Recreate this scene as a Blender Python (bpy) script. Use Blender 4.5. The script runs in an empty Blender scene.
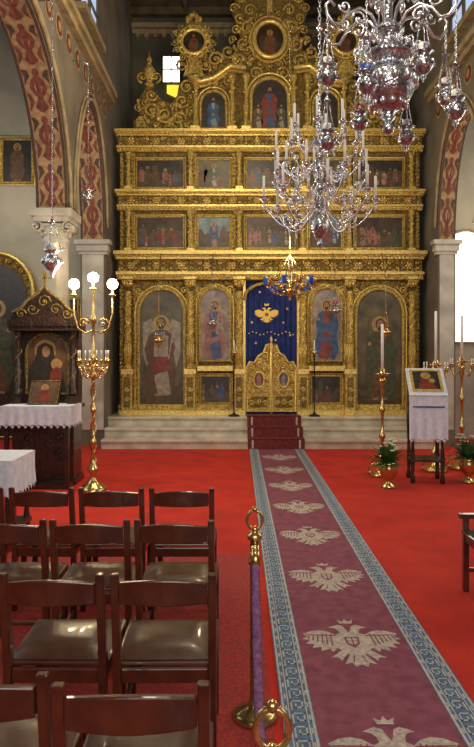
import bpy, bmesh, math, random
from mathutils import Vector, Matrix
random.seed(7)
pi=math.pi
scene=bpy.context.scene

# ------------------------------------------------------------------ materials
def mat(name,col,rough=.5,metal=0.,col2=None,nscale=8.,bump=0.,bscale=30.,voro=False,emit=None,estr=0.,lo=.35,hi=.65,bdist=.02,coat=0.):
    m=bpy.data.materials.new(name); m.use_nodes=True
    nt=m.node_tree; b=nt.nodes['Principled BSDF']
    b.inputs['Base Color'].default_value=(*col,1); b.inputs['Roughness'].default_value=rough
    b.inputs['Metallic'].default_value=metal
    if coat: b.inputs['Coat Weight'].default_value=coat
    tc=nt.nodes.new('ShaderNodeTexCoord')
    if col2:
        n=nt.nodes.new('ShaderNodeTexNoise'); n.inputs['Scale'].default_value=nscale; n.inputs['Detail'].default_value=5
        r=nt.nodes.new('ShaderNodeValToRGB'); r.color_ramp.elements[0].position=lo; r.color_ramp.elements[1].position=hi
        r.color_ramp.elements[0].color=(*col2,1); r.color_ramp.elements[1].color=(*col,1)
        nt.links.new(tc.outputs['Object'],n.inputs['Vector']); nt.links.new(n.outputs['Fac'],r.inputs['Fac'])
        nt.links.new(r.outputs['Color'],b.inputs['Base Color'])
    if bump:
        bp=nt.nodes.new('ShaderNodeBump'); bp.inputs['Strength'].default_value=bump; bp.inputs['Distance'].default_value=bdist
        if voro:
            v=nt.nodes.new('ShaderNodeTexVoronoi'); v.inputs['Scale'].default_value=bscale; o=v.outputs['Distance']
        else:
            v=nt.nodes.new('ShaderNodeTexNoise'); v.inputs['Scale'].default_value=bscale; v.inputs['Detail'].default_value=4; o=v.outputs['Fac']
        nt.links.new(tc.outputs['Object'],v.inputs['Vector']); nt.links.new(o,bp.inputs['Height']); nt.links.new(bp.outputs['Normal'],b.inputs['Normal'])
    if emit:
        b.inputs['Emission Color'].default_value=(*emit,1); b.inputs['Emission Strength'].default_value=estr
    return m

GOLD=mat('gilded_carving',(.80,.60,.17),.36,.5,(.34,.22,.05),24,.8,48,True,bdist=.02)
GOLDP=mat('gilded_plain',(.95,.75,.26),.32,.55,(.62,.43,.10),28,.3,60,True,bdist=.01)
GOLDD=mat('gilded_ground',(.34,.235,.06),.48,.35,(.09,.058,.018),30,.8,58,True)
BRASS=mat('brass',(.74,.55,.24),.24,.92,(.50,.35,.12),25)
SILVER=mat('silver',(.66,.67,.71),.24,.9,(.30,.30,.33),34,.45,60,True,bdist=.008)
SILVERP=mat('silver_polished',(.76,.77,.82),.26,.88)
CRYST=mat('crystal_drop',(.85,.87,.92),.08,.3,coat=1.)
CANDLE=mat('candle_wax',(.88,.87,.82),.45)
REDC=mat('red_carpet',(.60,.026,.010),.95,0,(.46,.016,.008),3,.5,260,bdist=.004)
REDP=mat('patterned_red_carpet',(.46,.040,.030),.95,0,(.27,.035,.035),60,.5,260,bdist=.004,lo=.45,hi=.55)
PURP=mat('runner_purple',(.27,.075,.115),.95,0,(.19,.045,.078),12,.4,220,bdist=.003)
CREAM=mat('runner_cream',(.55,.53,.50),.95,0,(.40,.38,.37),30)
BLUEC=mat('runner_blue',(.13,.21,.33),.95,0,(.08,.13,.22),30)
EAG=mat('runner_eagle',(.58,.50,.40),.95,0,(.36,.28,.27),45,.3,200,bdist=.003)
STAIR=mat('stair_carpet',(.12,.016,.018),.95,0,(.2,.03,.03),18)
MARB=mat('marble_step',(.72,.66,.54),.25,0,(.42,.37,.28),4,lo=.3,hi=.7)
MARBC=mat('marble_column',(.56,.54,.47),.3,0,(.36,.34,.29),3)
PLAST=mat('plaster_nave',(.20,.165,.115),.85,0,(.115,.10,.08),1.6,.2,12)
PLASTG=mat('plaster_sanctuary',(.14,.125,.075),.85,0,(.075,.075,.06),1.3,.2,10)
PLASTB=mat('plaster_aisle',(.46,.44,.36),.85,0,(.30,.30,.27),1.2,.2,10)
STUCCO=mat('stucco_trim',(.38,.29,.16),.6,0,(.22,.17,.10),6)
CEIL=mat('ceiling_wood',(.13,.10,.05),.6,0,(.07,.05,.025),5)
OCHR=mat('arch_ground',(.40,.26,.12),.7,0,(.22,.13,.065),14)
RUST=mat('arch_red_ornament',(.20,.040,.020),.6,0,(.09,.022,.014),16)
DARKO=mat('arch_dark_ornament',(.075,.035,.024),.6,0,(.04,.02,.015),20)
WOOD=mat('cherry_wood',(.105,.026,.012),.28,0,(.052,.013,.008),9,coat=.35)
LEATH=mat('leather_seat',(.085,.032,.017),.34,0,(.05,.018,.010),14,.15,120,bdist=.003,coat=.15)
DWOOD=mat('dark_walnut',(.042,.020,.013),.32,0,(.020,.010,.007),10,.3,25,True,coat=.3)
CLOTH=mat('white_linen',(.72,.75,.84),.85,0,(.58,.63,.74),20,.2,80,bdist=.003)
CURT=mat('blue_velvet',(.014,.040,.24),.75,0,(.006,.018,.13),8)
EMB=mat('gold_embroidery',(.85,.60,.12),.5,.2)
VELV=mat('purple_velvet',(.26,.10,.24),.7,0,(.14,.04,.13),40,.6,70,True,bdist=.01)
GREEN=mat('leaf_green',(.07,.18,.045),.45,0,(.03,.09,.02),12)
WHITEF=mat('flower_white',(.7,.7,.62),.6)
BLUEG=mat('blue_glass',(.02,.10,.55),.08,0,coat=.5)
REDG=mat('red_glass',(.4,.02,.02),.1,0,coat=.5)
BULB=mat('bulb_lit',(1,.9,.7),.3,emit=(1,.88,.62),estr=35)
WINW=mat('window_daylight',(.9,.9,.9),.3,emit=(1,.97,.9),estr=5)
WINB=mat('window_bluish',(.4,.5,.7),.3,emit=(.42,.58,.9),estr=.75)
WINY=mat('window_yellow',(.9,.7,.1),.3,emit=(1,.78,.05),estr=1.1)
WINA=mat('aisle_window_glow',(.9,.9,.9),.3,emit=(1,.93,.76),estr=4)
IRON=mat('dark_iron',(.03,.03,.03),.4,.6)
def paint(n,c,c2,s=11): return mat('icon_'+n,c,.40,0,c2,s,lo=.3,hi=.7)
P_OL=paint('olive',(.155,.125,.065),(.05,.045,.03),5)
P_BR=paint('umber',(.085,.048,.025),(.028,.020,.014),7)
P_LAV=paint('lavender',(.36,.29,.25),(.14,.115,.11),6)
P_SKY=paint('pale_sky',(.22,.33,.36),(.09,.13,.13),7)
P_DK=paint('dark_ground',(.045,.036,.028),(.020,.017,.015))
P_HILL=paint('hill',(.115,.08,.032),(.042,.034,.022))
P_RED=paint('robe_red',(.27,.045,.025),(.11,.025,.016))
P_PNK=paint('robe_rose',(.38,.16,.13),(.20,.08,.065))
P_BLU=paint('robe_blue',(.05,.11,.24),(.025,.045,.10))
P_WHT=paint('robe_white',(.40,.34,.25),(.19,.155,.11))
P_GRN=paint('robe_green',(.075,.095,.045),(.035,.045,.025))
P_BRN=paint('robe_brown',(.15,.08,.035),(.07,.038,.02))
P_SK=paint('flesh',(.38,.22,.12),(.24,.13,.07))
P_HR=paint('hair',(.05,.03,.018),(.025,.016,.01))
P_HAL=paint('halo',(.46,.31,.09),(.26,.17,.055))
LACE=mat('lace_edging',(.6,.6,.66),.9)  # one even pale grey for the lace points along the hem

# ------------------------------------------------------------------ builder
class B:
    def __init__(s,name): s.name=name; s.v=[]; s.f=[]; s.m=[]; s.sm=[]; s.mats=[]; s.T=None
    def mi(s,m):
        if m not in s.mats: s.mats.append(m)
        return s.mats.index(m)
    def add(s,vs,fs,m,smooth=False,M=None):
        o=len(s.v); k=s.mi(m)
        for p in vs:
            p=Vector(p)
            if M is not None: p=M@p
            if s.T is not None: p=s.T@p
            s.v.append(tuple(p))
        for f in fs:
            s.f.append(tuple(i+o for i in f)); s.m.append(k); s.sm.append(smooth)
    def box(s,x0,x1,y0,y1,z0,z1,m,M=None):
        vs=[(x,y,z) for x in(x0,x1) for y in(y0,y1) for z in(z0,z1)]
        s.add(vs,[(0,1,3,2),(4,6,7,5),(0,4,5,1),(2,3,7,6),(0,2,6,4),(1,5,7,3)],m,M=M)
    def lathe(s,prof,c,m,n=16,M=None,sc=1.,smooth=True):
        vs=[];fs=[]
        for r,z in prof:
            for i in range(n):
                a=2*pi*i/n; vs.append((c[0]+sc*r*math.cos(a),c[1]+sc*r*math.sin(a),c[2]+sc*z))
        for j in range(len(prof)-1):
            for i in range(n):
                k=(i+1)%n; fs.append((j*n+i,j*n+k,(j+1)*n+k,(j+1)*n+i))
        fs.append(tuple(range(n))[::-1]); fs.append(tuple((len(prof)-1)*n+i for i in range(n)))
        s.add(vs,fs,m,smooth,M)
    def tube(s,pts,r,m,n=6,closed=False,M=None):
        pts=[Vector(p) for p in pts]; L=len(pts); vs=[];fs=[]; prev=None
        for i,p in enumerate(pts):
            if closed: t=pts[(i+1)%L]-pts[i-1]
            else: t=pts[min(i+1,L-1)]-pts[max(i-1,0)]
            if t.length<1e-9: t=Vector((0,0,1))
            t.normalize()
            if prev is None:
                a=Vector((0,0,1)) if abs(t.z)<.9 else Vector((1,0,0)); u=t.cross(a).normalized()
            else:
                u=prev-t*prev.dot(t)
                if u.length<1e-6: u=t.orthogonal()
                u.normalize()
            prev=u; w=t.cross(u); rr=r[i] if isinstance(r,(list,tuple)) else r
            for k in range(n):
                a=2*pi*k/n; vs.append(p+u*rr*math.cos(a)+w*rr*math.sin(a))
        for j in range(L if closed else L-1):
            for k in range(n):
                j2=(j+1)%L; k2=(k+1)%n; fs.append((j*n+k,j*n+k2,j2*n+k2,j2*n+k))
        if not closed:
            fs.append(tuple(range(n))[::-1]); fs.append(tuple((L-1)*n+k for k in range(n)))
        s.add(vs,fs,m,True,M)
    def ball(s,c,r,m,n=10,sx=1,sy=1,sz=1,M=None):
        h=max(4,n//2); vs=[(c[0],c[1],c[2]-r*sz)];fs=[]
        for j in range(1,h):
            a=-pi/2+pi*j/h
            for i in range(n):
                b=2*pi*i/n; vs.append((c[0]+r*sx*math.cos(a)*math.cos(b),c[1]+r*sy*math.cos(a)*math.sin(b),c[2]+r*sz*math.sin(a)))
        vs.append((c[0],c[1],c[2]+r*sz)); T=len(vs)-1
        for i in range(n):
            k=(i+1)%n; fs.append((0,1+k,1+i)); fs.append((T,1+(h-2)*n+i,1+(h-2)*n+k))
            for j in range(h-2): fs.append((1+j*n+i,1+j*n+k,1+(j+1)*n+k,1+(j+1)*n+i))
        s.add(vs,fs,m,True,M)
    def prism(s,poly,y0,y1,m,M=None,smooth=False):
        n=len(poly); vs=[(x,y0,z) for x,z in poly]+[(x,y1,z) for x,z in poly]
        fs=[tuple(range(n)),tuple(range(2*n-1,n-1,-1))]
        for i in range(n):
            k=(i+1)%n; fs.append((i,k,n+k,n+i))
        s.add(vs,fs,m,smooth,M)
    def plate(s,poly,y,m,M=None):
        s.add([(x,y,z) for x,z in poly],[tuple(range(len(poly)))],m,M=M)
    def spiral(s,cx,cz,y,r,m,turns=1.4,d=1,a0=0.,th=None,n=4,steps=13,M=None):
        th=th or r*.2; pts=[];rr=[]
        for i in range(steps):
            t=i/(steps-1); a=a0+d*turns*2*pi*t; q=r*(1-.86*t)
            pts.append((cx+q*math.cos(a),y-th*t,cz+q*math.sin(a))); rr.append(th*(1-.35*t))
        s.tube(pts,rr,m,n=n,M=M)
        s.ball((cx,y-th,cz),r*.24,m,n=6,M=M)
    def chain(s,x,y,z0,z1,m,r=.014,w=.0035,step=None):
        step=step or r*2.3; z=z0; k=0
        while z<z1:
            L=min(step*1.35,.2)/2; pts=[]
            for i in range(8):
                a=2*pi*i/8
                q=r*.6*math.cos(a); h=L*math.sin(a)
                pts.append((x+q,y,z+L*.75+h) if k%2 else (x,y+q,z+L*.75+h))
            s.tube(pts,w,m,n=4,closed=True); z+=step; k+=1
    def done(s,loc=(0,0,0),rotz=0,bevel=0,parent=None):
        me=bpy.data.meshes.new(s.name+'_mesh'); me.from_pydata(s.v,[],s.f)
        for m in s.mats: me.materials.append(m)
        me.polygons.foreach_set('material_index',s.m); me.polygons.foreach_set('use_smooth',s.sm)
        bm=bmesh.new(); bm.from_mesh(me); bmesh.ops.recalc_face_normals(bm,faces=bm.faces); bm.to_mesh(me); bm.free(); me.update()
        return inst(s.name,me,loc,rotz,bevel,parent)
def inst(name,me,loc=(0,0,0),rotz=0,bevel=0,parent=None):
    o=bpy.data.objects.new(name,me); scene.collection.objects.link(o); o.location=loc; o.rotation_euler[2]=rotz
    if bevel:
        b=o.modifiers.new('bevel','BEVEL'); b.width=bevel; b.segments=2; b.limit_method='ANGLE'; b.angle_limit=.7
    if parent: o.parent=parent
    return o
def circ(cx,cz,r,n=20,sx=1,sz=1,a0=0,a1=2*pi,end=False):
    k=n-1 if end else n
    return [(cx+r*sx*math.cos(a0+(a1-a0)*i/k),cz+r*sz*math.sin(a0+(a1-a0)*i/k)) for i in range(n)]

# ------------------------------------------------------------------ dimensions
XL,XLo=-2.40,-2.85
XR,XRo=3.66,3.98
ZC=9.5; XC=.63
YE=14.2
# ------------------------------------------------------------------ floor / carpets
b=B('floor'); b.box(-6.3,7.5,-4.1,YE+.1,-.12,0,REDC); b.done()
b=B('patterned_carpet'); b.box(-2.3,.17,-3,5.3,0.0005,.006,REDP)
b.done()
def quadf(b,x0,x1,y0,y1,z,m): b.add([(x0,y0,z),(x1,y0,z),(x1,y1,z),(x0,y1,z)],[(0,1,2,3)],m)
b=B('eagle_carpet_runner')
RX0,RX1=.214,1.165; RY0,RY1=-1.0,10.87
b.box(RX0,RX1,RY0,RY1,.001,.010,PURP)
bw=.155
for side in (0,1):
    def xx(u): return RX0+u if side==0 else RX1-u
    def strip(u0,u1,z,m,y0=RY0,y1=RY1):
        a,c=sorted((xx(u0),xx(u1))); quadf(b,a,c,y0,y1,z,m)
    strip(0,bw,.0115,BLUEC); strip(.006,.016,.0125,CREAM); strip(.034,.040,.0125,CREAM); strip(.118,.124,.0125,CREAM); strip(.138,.150,.0125,CREAM)
    y=RY0
    while y<RY1-.1:
        strip(.048,.056,.0125,CREAM,y,y+.085); strip(.048,.11,.0125,CREAM,y+.075,y+.085); strip(.102,.11,.0125,CREAM,y+.02,y+.085); strip(.07,.11,.0125,CREAM,y+.02,y+.03); strip(.07,.078,.0125,CREAM,y+.02,y+.055)
        strip(.02,.03,.0125,CREAM,y+.0,y+.04); strip(.127,.135,.0125,CREAM,y+.03,y+.07)
        y+=.105
half=[(0,.45),(.05,.6),(.09,.75),(.19,.81),(.28,.77),(.41,.69),(.28,.65),(.22,.56),(.2,.43),(.3,.36),(.45,.5),(.62,.56),(.8,.52),(.98,.40),(.9,.29),(1.0,.16),(.86,.13),(.95,-.04),(.78,-.04),(.84,-.22),(.66,-.16),(.68,-.34),(.5,-.24),(.46,-.38),(.34,-.2),(.28,-.3),(.42,-.48),(.54,-.60),(.40,-.59),(.34,-.72),(.26,-.56),(.15,-.42),(.16,-.5),(.3,-.84),(.16,-.80),(.11,-.95),(0,-.86)]
def eagle(b,cx,cy,s):
    def P(pts,z,m): b.add([(cx+x*s,cy+y*s,z) for x,y in pts],[tuple(range(len(pts)))],m)
    for sg in (1,-1):
        P([(sg*x,y) for x,y in half],.0120,EAG)
        for k in range(6):
            x0=.40+.09*k; P([(sg*(x0-.012),.40-.02*k),(sg*(x0+.012),.40-.02*k),(sg*(x0+.05),-.12+.06*k),(sg*(x0+.02),-.14+.06*k)],.0130,PURP)
        P([(sg*.3,.34),(sg*.92,.36),(sg*.92,.33),(sg*.3,.29)],.0131,PURP)
        P([(sg*.06,-.5),(sg*.08,-.5),(sg*.14,-.78),(sg*.11,-.78)],.013,PURP)
        P([(sg*x,y) for x,y in [(.17,.70),(.20,.70),(.20,.73),(.17,.73)]],.0131,PURP)
    P([(-.13,.88),(-.17,1.06),(-.06,.97),(0,1.1),(.06,.97),(.17,1.06),(.13,.88)],.012,EAG)
    sh=[(-.15,.25),(.15,.25),(.13,-.05),(0,-.22),(-.13,-.05)]
    P(sh,.0130,PURP); P([(x*.72,y*.72+.02) for x,y in sh],.0136,EAG); P([(-.015,.2),(.015,.2),(.015,-.14),(-.015,-.14)],.0142,PURP); P([(-.1,.08),(.1,.08),(.1,.05),(-.1,.05)],.0143,PURP)
y=2.66-1.07*2
while y<10.5:
    eagle(b,(RX0+RX1)/2,y-.02,.295); y+=1.06
b.done()

# ------------------------------------------------------------------ altar steps
b=B('altar_steps')
for i,(y0,z) in enumerate([(10.9,.17),(11.2,.34),(11.5,.51)]):
    b.box(XL+.002,XR-.002,y0+.03,YE-.002,z-.17,z-.045,MARB); b.box(XL+.002,XR-.002,y0-.005,YE-.002,z-.045,z,MARB)
b.done(bevel=.006)
b=B('stair_carpet')
for i,(y0,z) in enumerate([(10.9,.17),(11.2,.34),(11.5,.51)]):
    b.box(.19,1.19,y0-.016,y0-.007,z-.17+.012,z+.01,STAIR); b.box(.19,1.19,y0-.016,y0+.31 if i<2 else 11.80,z+.001,z+.012,STAIR)
    b.box(.26,.29,y0-.018,y0-.015,z-.15,z,CREAM); b.box(1.09,1.12,y0-.018,y0-.015,z-.15,z,CREAM)
b.done()

# ------------------------------------------------------------------ arcades
SP,CR=3.75,5.8
arches=[(.9,4.5),(4.9,8.8),(9.2,11.3)]
def arcade(name,tname,xi,xo):
    b=B(name); tb=B(tname); d=1 if xo<xi else -1
    N=28
    for a,c in arches:
        m=(a+c)/2; r=(c-a)/2
        ys=[m-r*math.cos(pi*i/N) for i in range(N+1)]; zs=[SP+(CR-SP)*math.sin(pi*i/N) for i in range(N+1)]
        for i in range(N):
            for x in (xi,xo):
                b.add([(x,ys[i],zs[i]),(x,ys[i+1],zs[i+1]),(x,ys[i+1],ZC),(x,ys[i],ZC)],[(0,1,2,3)],PLAST)
            b.add([(xi,ys[i],zs[i]),(xi,ys[i+1],zs[i+1]),(xo,ys[i+1],zs[i+1]),(xo,ys[i],zs[i])],[(0,1,2,3)],OCHR)
        for off,rr,mm in ((.05,.03,STUCCO),(.14,.02,STUCCO)):
            pts=[(xi+d*rr,m-(r+off)*math.cos(pi*i/N),SP+(CR-SP+off)*math.sin(pi*i/N)) for i in range(N+1)]
            tb.tube([p for p in pts if p[1]<11.35],rr,mm,n=6)
        def S(u,t,o=.006):
            th=pi*t; ny=-math.cos(th); nz=math.sin(th)
            return (xi+(xo-xi)*u, m+(r-o)*ny, SP+(CR-SP-o)*nz)
        def patch(poly,mm,o): b.add([S(u,t,o) for u,t in poly],[tuple(range(len(poly)))],mm)
        K=10 if r>1.5 else 8
        for k in range(K):
            t0=k/K; dt=1/K; c0=t0+dt/2
            for u0,u1 in ((0.0,.09),(.91,1.)):
                for q in range(3): patch([(u0,t0+dt*q/3),(u1,t0+dt*q/3),(u1,t0+dt*(q+1)/3),(u0,t0+dt*(q+1)/3)],DARKO,.006)
            def mir(L,mm,o):
                patch(L+[(1-u,t) for u,t in reversed(L)],mm,o)
            mir([(.5-.05,c0-dt*.46),(.40,c0-dt*.38),(.44,c0-dt*.30),(.30,c0-dt*.20),(.25,c0-dt*.05),(.33,c0+dt*.08),(.43,c0+dt*.14),(.38,c0+dt*.26),(.30,c0+dt*.36),(.46,c0+dt*.46)],RUST,.010)
            mir([(.46,c0-dt*.18),(.38,c0-dt*.08),(.42,c0+dt*.02),(.47,c0+dt*.08)],OCHR,.014)
            for sg in (0,1):
                f=lambda u:(1-u) if sg else u
                patch([(f(.11),c0+dt*.02),(f(.22),c0+dt*.12),(f(.30),c0+dt*.22),(f(.24),c0+dt*.34),(f(.12),c0+dt*.44),(f(.17),c0+dt*.25)],RUST,.009)
                patch([(f(.11),c0-dt*.44),(f(.24),c0-dt*.42),(f(.32),c0-dt*.30),(f(.20),c0-dt*.20),(f(.11),c0-dt*.10),(f(.16),c0-dt*.28)],DARKO,.011)
    x0,x1=sorted((xi,xo))
    b.box(x0,x1,-4,.9,SP,ZC,PLAST); b.box(x0,x1,-4,.5,0,SP,PLAST)
    for a,c in ((4.5,4.9),(8.8,9.2)): b.box(x0,x1,a,c,SP,ZC,PLAST)
    b.box(x0,x1,11.3,YE,0,ZC,PLAST)
    tb.box(x0+.03,x1-.03,11.285,11.299,.3,SP-.25,MARBC)
    for k,(e,z0,z1) in enumerate([(.03,SP-.26,SP-.2),(.06,SP-.2,SP-.08),(.1,SP-.08,SP)]):
        tb.box(x0-e,x1+e,11.3-e,11.42,z0,z1,MARBC)
    for z,p in ((6.35,.10),(6.45,.16),(6.55,.09)):
        a,c=sorted((xi+d*.001,xi+d*p)); tb.box(a,c,-4,11.6,z,z+.1,STUCCO)
    # painted frieze of roundels below the cornice
    yq=5.0
    while yq<11.5:
        for r_,mm,o in ((.17,STUCCO,.004),(.13,RUST,.008),(.07,OCHR,.012)):
            tb.add([(xi+d*o,yq+r_*math.cos(k*pi/8),6.12+r_*math.sin(k*pi/8)) for k in range(16)],[tuple(range(16))],mm)
        yq+=.48
    b.done(); tb.done()
arcade('wall_left','trim_1',XL,XLo); arcade('wall_right','trim_2',XR,XRo)

def column(x,y):
    b=B('marble_column')
    b.box(-.27,.27,-.27,.27,0,.12,MARBC)
    b.lathe([(.26,.12),(.27,.16),(.23,.2),(.25,.25),(.205,.3),(.20,.6),(.195,1.8),(.175,3.28),(.19,3.30),(.2,3.33),(.18,3.36),(.2,3.42),(.235,3.5)],(0,0,0),MARBC,n=28)
    b.box(-.22,.22,-.2,.2,3.46,3.55,MARBC)
    for sx in (-1,1):
        for sy in(-1,1):
            b.spiral(sx*.22,3.50,sy*.2,.085,MARBC,turns=1.6,d=sx,a0=pi/2,th=.02,n=5)
        b.tube([(sx*.22,-.2,3.50),(sx*.22,.2,3.50)],.065,MARBC,n=12)
    for k in range(12):
        a=2*pi*k/12; b.ball((.2*math.cos(a),.2*math.sin(a),3.42),.03,MARBC,n=6,sz=1.5)
    b.box(-.25,.25,-.25,.25,3.57,3.64,MARBC); b.box(-.29,.29,-.29,.29,3.64,3.749,MARBC)
    return b.done(loc=(x,y,0))
for y in (4.7,9.0):
    column((XL+XLo)/2,y); column((XR+XRo)/2,y)
def wall(name,*a):
    b=B(name); b.box(*a); return b.done()
wall('wall_east',XLo,XRo,YE,YE+.15,0,ZC,PLASTG)
wall('wall_aisle_end_left',-6.2,XLo,12.2,12.35,0,ZC,PLASTB)
wall('wall_aisle_end_right',XRo,7.4,12.2,12.35,0,ZC,PLASTB)
wall('wall_aisle_left',-6.3,-6.2,-4,12.35,0,ZC,PLASTB)
wall('wall_aisle_right',7.4,7.5,-4,12.35,0,ZC,PLASTB)
wall('wall_west',-6.3,7.5,-4.15,-4,0,ZC,PLAST)
b=B('ceiling'); b.box(-6.3,7.5,-4.15,YE+.15,ZC,ZC+.15,CEIL)
for y in range(-3,15): b.box(XL,XR,y*1.0,y+.14,ZC-.16,ZC,CEIL)
for x in (-1.2,0,1.2,2.4): b.box(x,x+.1,-4,YE,ZC-.1,ZC,CEIL)
b.done()
b=B('trim_3')
for z,p in ((8.95,.10),(9.06,.18)): b.box(XL+.01,XR-.01,YE-p,YE-.001,z,z+.1,STUCCO)
for k in range(30): b.box(XL+.1+k*.2,XL+.18+k*.2,YE-.14,YE-.001,8.85,8.95,STUCCO)
b.done()
def window_y(name,x,y,z,w,h,pane,frame,nx=2,nz=3,arch=True):
    b=B(name); r=w/2
    poly=[(x-r,z),(x+r,z)]+([p for p in circ(x,z+h-r,r,12,a0=0,a1=pi,end=True)] if arch else [(x+r,z+h),(x-r,z+h)])
    b.prism(poly,y-.03,y-.001,pane)
    b.tube([(p[0],y-.04,p[1]) for p in poly],.035,frame,closed=True)
    for i in range(1,nx): b.box(x-r+w*i/nx-.012,x-r+w*i/nx+.012,y-.05,y-.03,z,z+h-(0 if i*2==nx else r*.3),frame)
    for i in range(1,nz): b.box(x-r,x+r,y-.05,y-.03,z+h*i/nz-.012,z+h*i/nz+.012,frame)
    b.done()
window_y('window_1',-1.50,YE,7.85,.42,.62,WINW,CEIL,2,2,False)
b=B('window_8'); b.prism([(-1.6,7.62),(-1.34,7.5),(-1.22,7.66),(-1.26,7.80),(-1.6,7.80)],YE-.05,YE-.002,WINY); b.done()
window_y('window_2',4.50,12.2,1.9,.95,2.2,WINA,STUCCO,1,1)
def window_x(name,xf,d,y0,y1,z0,z1,pane):
    b=B(name); a,c=sorted((xf+d*.001,xf+d*.02)); b.box(a,c,y0,y1,z0,z1,pane)
    for yy in (y0,(y0+y1)/2,y1): b.box(*sorted((xf+d*.001,xf+d*.06)),yy-.03,yy+.03,z0,z1,CEIL)
    for i in range(5):
        zz=z0+(z1-z0)*i/4; b.box(*sorted((xf+d*.001,xf+d*.05)),y0,y1,zz-.02,zz+.02,CEIL)
    b.box(*sorted((xf+d*.001,xf+d*.16)),y0-.1,y1+.1,z0-.12,z0-.02,STUCCO); b.done()
for i,(y0,y1) in enumerate([(9.3,10.5),(6.2,7.4)]):
    window_x('window_%d'%(4+i),XL,1,y0,y1,6.95,8.6,WINB); window_x('window_%d'%(6+i),XR,-1,y0,y1,6.95,8.6,WINB)

# ------------------------------------------------------------------ icon painting helpers
def saint(b,cx,zb,h,y,robe=P_RED,tunic=P_BLU,hair=P_HR,halo=True,arm=1):
    def P(pts,k,m): b.plate([(cx+p[0]*h*arm,zb+p[1]*h) for p in pts],y-.0015*k,m)
    if halo: b.plate(circ(cx,zb+.87*h,.10*h,18),y-.001,P_HAL)
    P([(-.13,0),(-.20,.18),(-.16,.38),(-.20,.56),(-.15,.72),(-.06,.79),(.06,.79),(.14,.73),(.17,.58),(.14,.45),(.19,.25),(.13,.04)],1,robe)
    P([(-.03,0),(-.08,.2),(-.05,.45),(-.06,.77),(.05,.77),(.03,.55),(.08,.3),(.12,.02)],2,tunic)
    P([(-.17,.62),(-.12,.70),(.02,.56),(.12,.66),(.14,.62),(.05,.44),(-.16,.5)],3,robe)
    P([(-.14,.3),(.12,.42),(.15,.36),(-.12,.22)],3,robe)
    b.plate(circ(cx+.13*h*arm,zb+.65*h,.022*h,8),y-.006,P_SK)
    b.plate(circ(cx,zb+.875*h,.062*h,12,sx=.95,sz=1.1),y-.003,hair)
    b.plate(circ(cx,zb+.865*h,.050*h,12,sx=.85,sz=1.2),y-.0045,P_SK)
    b.plate(circ(cx,zb+.825*h,.030*h,10),y-.0055,hair)
    for s in(-1,1): b.plate(circ(cx+s*.02*h,zb+.88*h,.008*h,6),y-.006,P_HR)
    P([(-.07,0),(-.02,0),(-.02,.03),(-.08,.02)],4,P_SK); P([(.03,0),(.09,0),(.09,.02),(.03,.03)],4,P_SK)
def archpoly(cx,z0,w,h,n=14):
    r=w/2; return [(cx-r,z0),(cx+r,z0)]+circ(cx,z0+h-r,r,n,a0=0,a1=pi,end=True)
def frame(b,poly,y,t,m): b.tube([(p[0],y,p[1]) for p in poly],t,m,n=6,closed=True)
def scene_icon(b,x0,x1,z0,z1,y,bg,figs,hill=P_HILL,t=.026,seed=1,single=False):
    rn=random.Random(seed); w=x1-x0;h=z1-z0
    b.box(x0,x1,y-.012,y,z0,z1,bg); yy=y-.013
    if not single:
        pts=[(x0,z0),(x1,z0)]; n=8
        for i in range(n+1): pts.append((x1-w*i/n,z0+h*(.22+.3*rn.random()+.18*abs(i-n/2)/(n/2))))
        b.plate(pts,yy-.0003,hill)
        for q in range(2):
            a=x0+w*(.02+.75*rn.random()); ww=w*(.08+.12*rn.random()); hh=h*(.5+.35*rn.random())
            b.plate([(a,z0+h*.2),(a+ww,z0+h*.2),(a+ww,z0+hh),(a+ww*.5,z0+hh+h*.06),(a,z0+hh)],yy-.0006,rn.choice([P_BRN,P_HILL,P_GRN]))
        pal=[P_RED,P_BRN,P_BLU,P_GRN,P_BRN,P_HILL,P_PNK]; k=max(3,int(w/.13))
        for i in range(k):
            fh=h*(.35+.3*rn.random()); fx=x0+w*(.08+.84*(i+.5*rn.random())/k)
            saint(b,fx,z0+h*(.02+.2*rn.random()),fh,yy-.001-.0002*i,rn.choice(pal),rn.choice(pal+[P_WHT]),halo=rn.random()<.25,arm=rn.choice([-1,1]))
    for fx,fh,r,tn in figs: saint(b,x0+w*fx,z0+h*.04,h*fh,yy-.004,r,tn)
    for q,o,mm in ((t,0,GOLD),(t*.5,t*1.3,GOLDP)):
        frame(b,[(x0-o,z0-o),(x1+o,z0-o),(x1+o,z1+o),(x0-o,z1+o)],y-.02,q,mm)

# ------------------------------------------------------------------ iconostasis (elevation drawing units, 1u = 19 mm, axis u=270)
U=.019
def ix(u): return XC+(u-270)*U
def iz(v): return 1.75+(350-v)*U
YF=11.95
b=B('iconostasis')
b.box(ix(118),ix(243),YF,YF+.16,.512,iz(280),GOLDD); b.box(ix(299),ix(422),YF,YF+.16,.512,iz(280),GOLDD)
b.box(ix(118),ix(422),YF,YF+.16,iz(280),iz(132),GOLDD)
def scrolls(u0,u1,v0,v1,r,y=YF-.01,m=GOLD):
    x0,x1=ix(u0),ix(u1); z0,z1=iz(v1),iz(v0); nx=max(1,int((x1-x0)/(2*r))); nz=max(1,int((z1-z0)/(2*r)))
    for i in range(nx):
        for j in range(nz):
            cx=x0+(i+.5)*(x1-x0)/nx; cz=z0+(j+.5)*(z1-z0)/nz; d=1 if cx<XC else -1
            if (i+j)%2: d=-d
            b.spiral(cx,cz,y,r*.92,m,turns=1.3,d=d,a0=random.choice([0,pi/2,pi,-pi/2]),th=r*.22,steps=11)
            for k in range(2):
                a=random.random()*6.28; b.ball((cx+r*.9*math.cos(a),y-.008,cz+r*.9*math.sin(a)),r*.28,m,n=5,sz=1.5)
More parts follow.
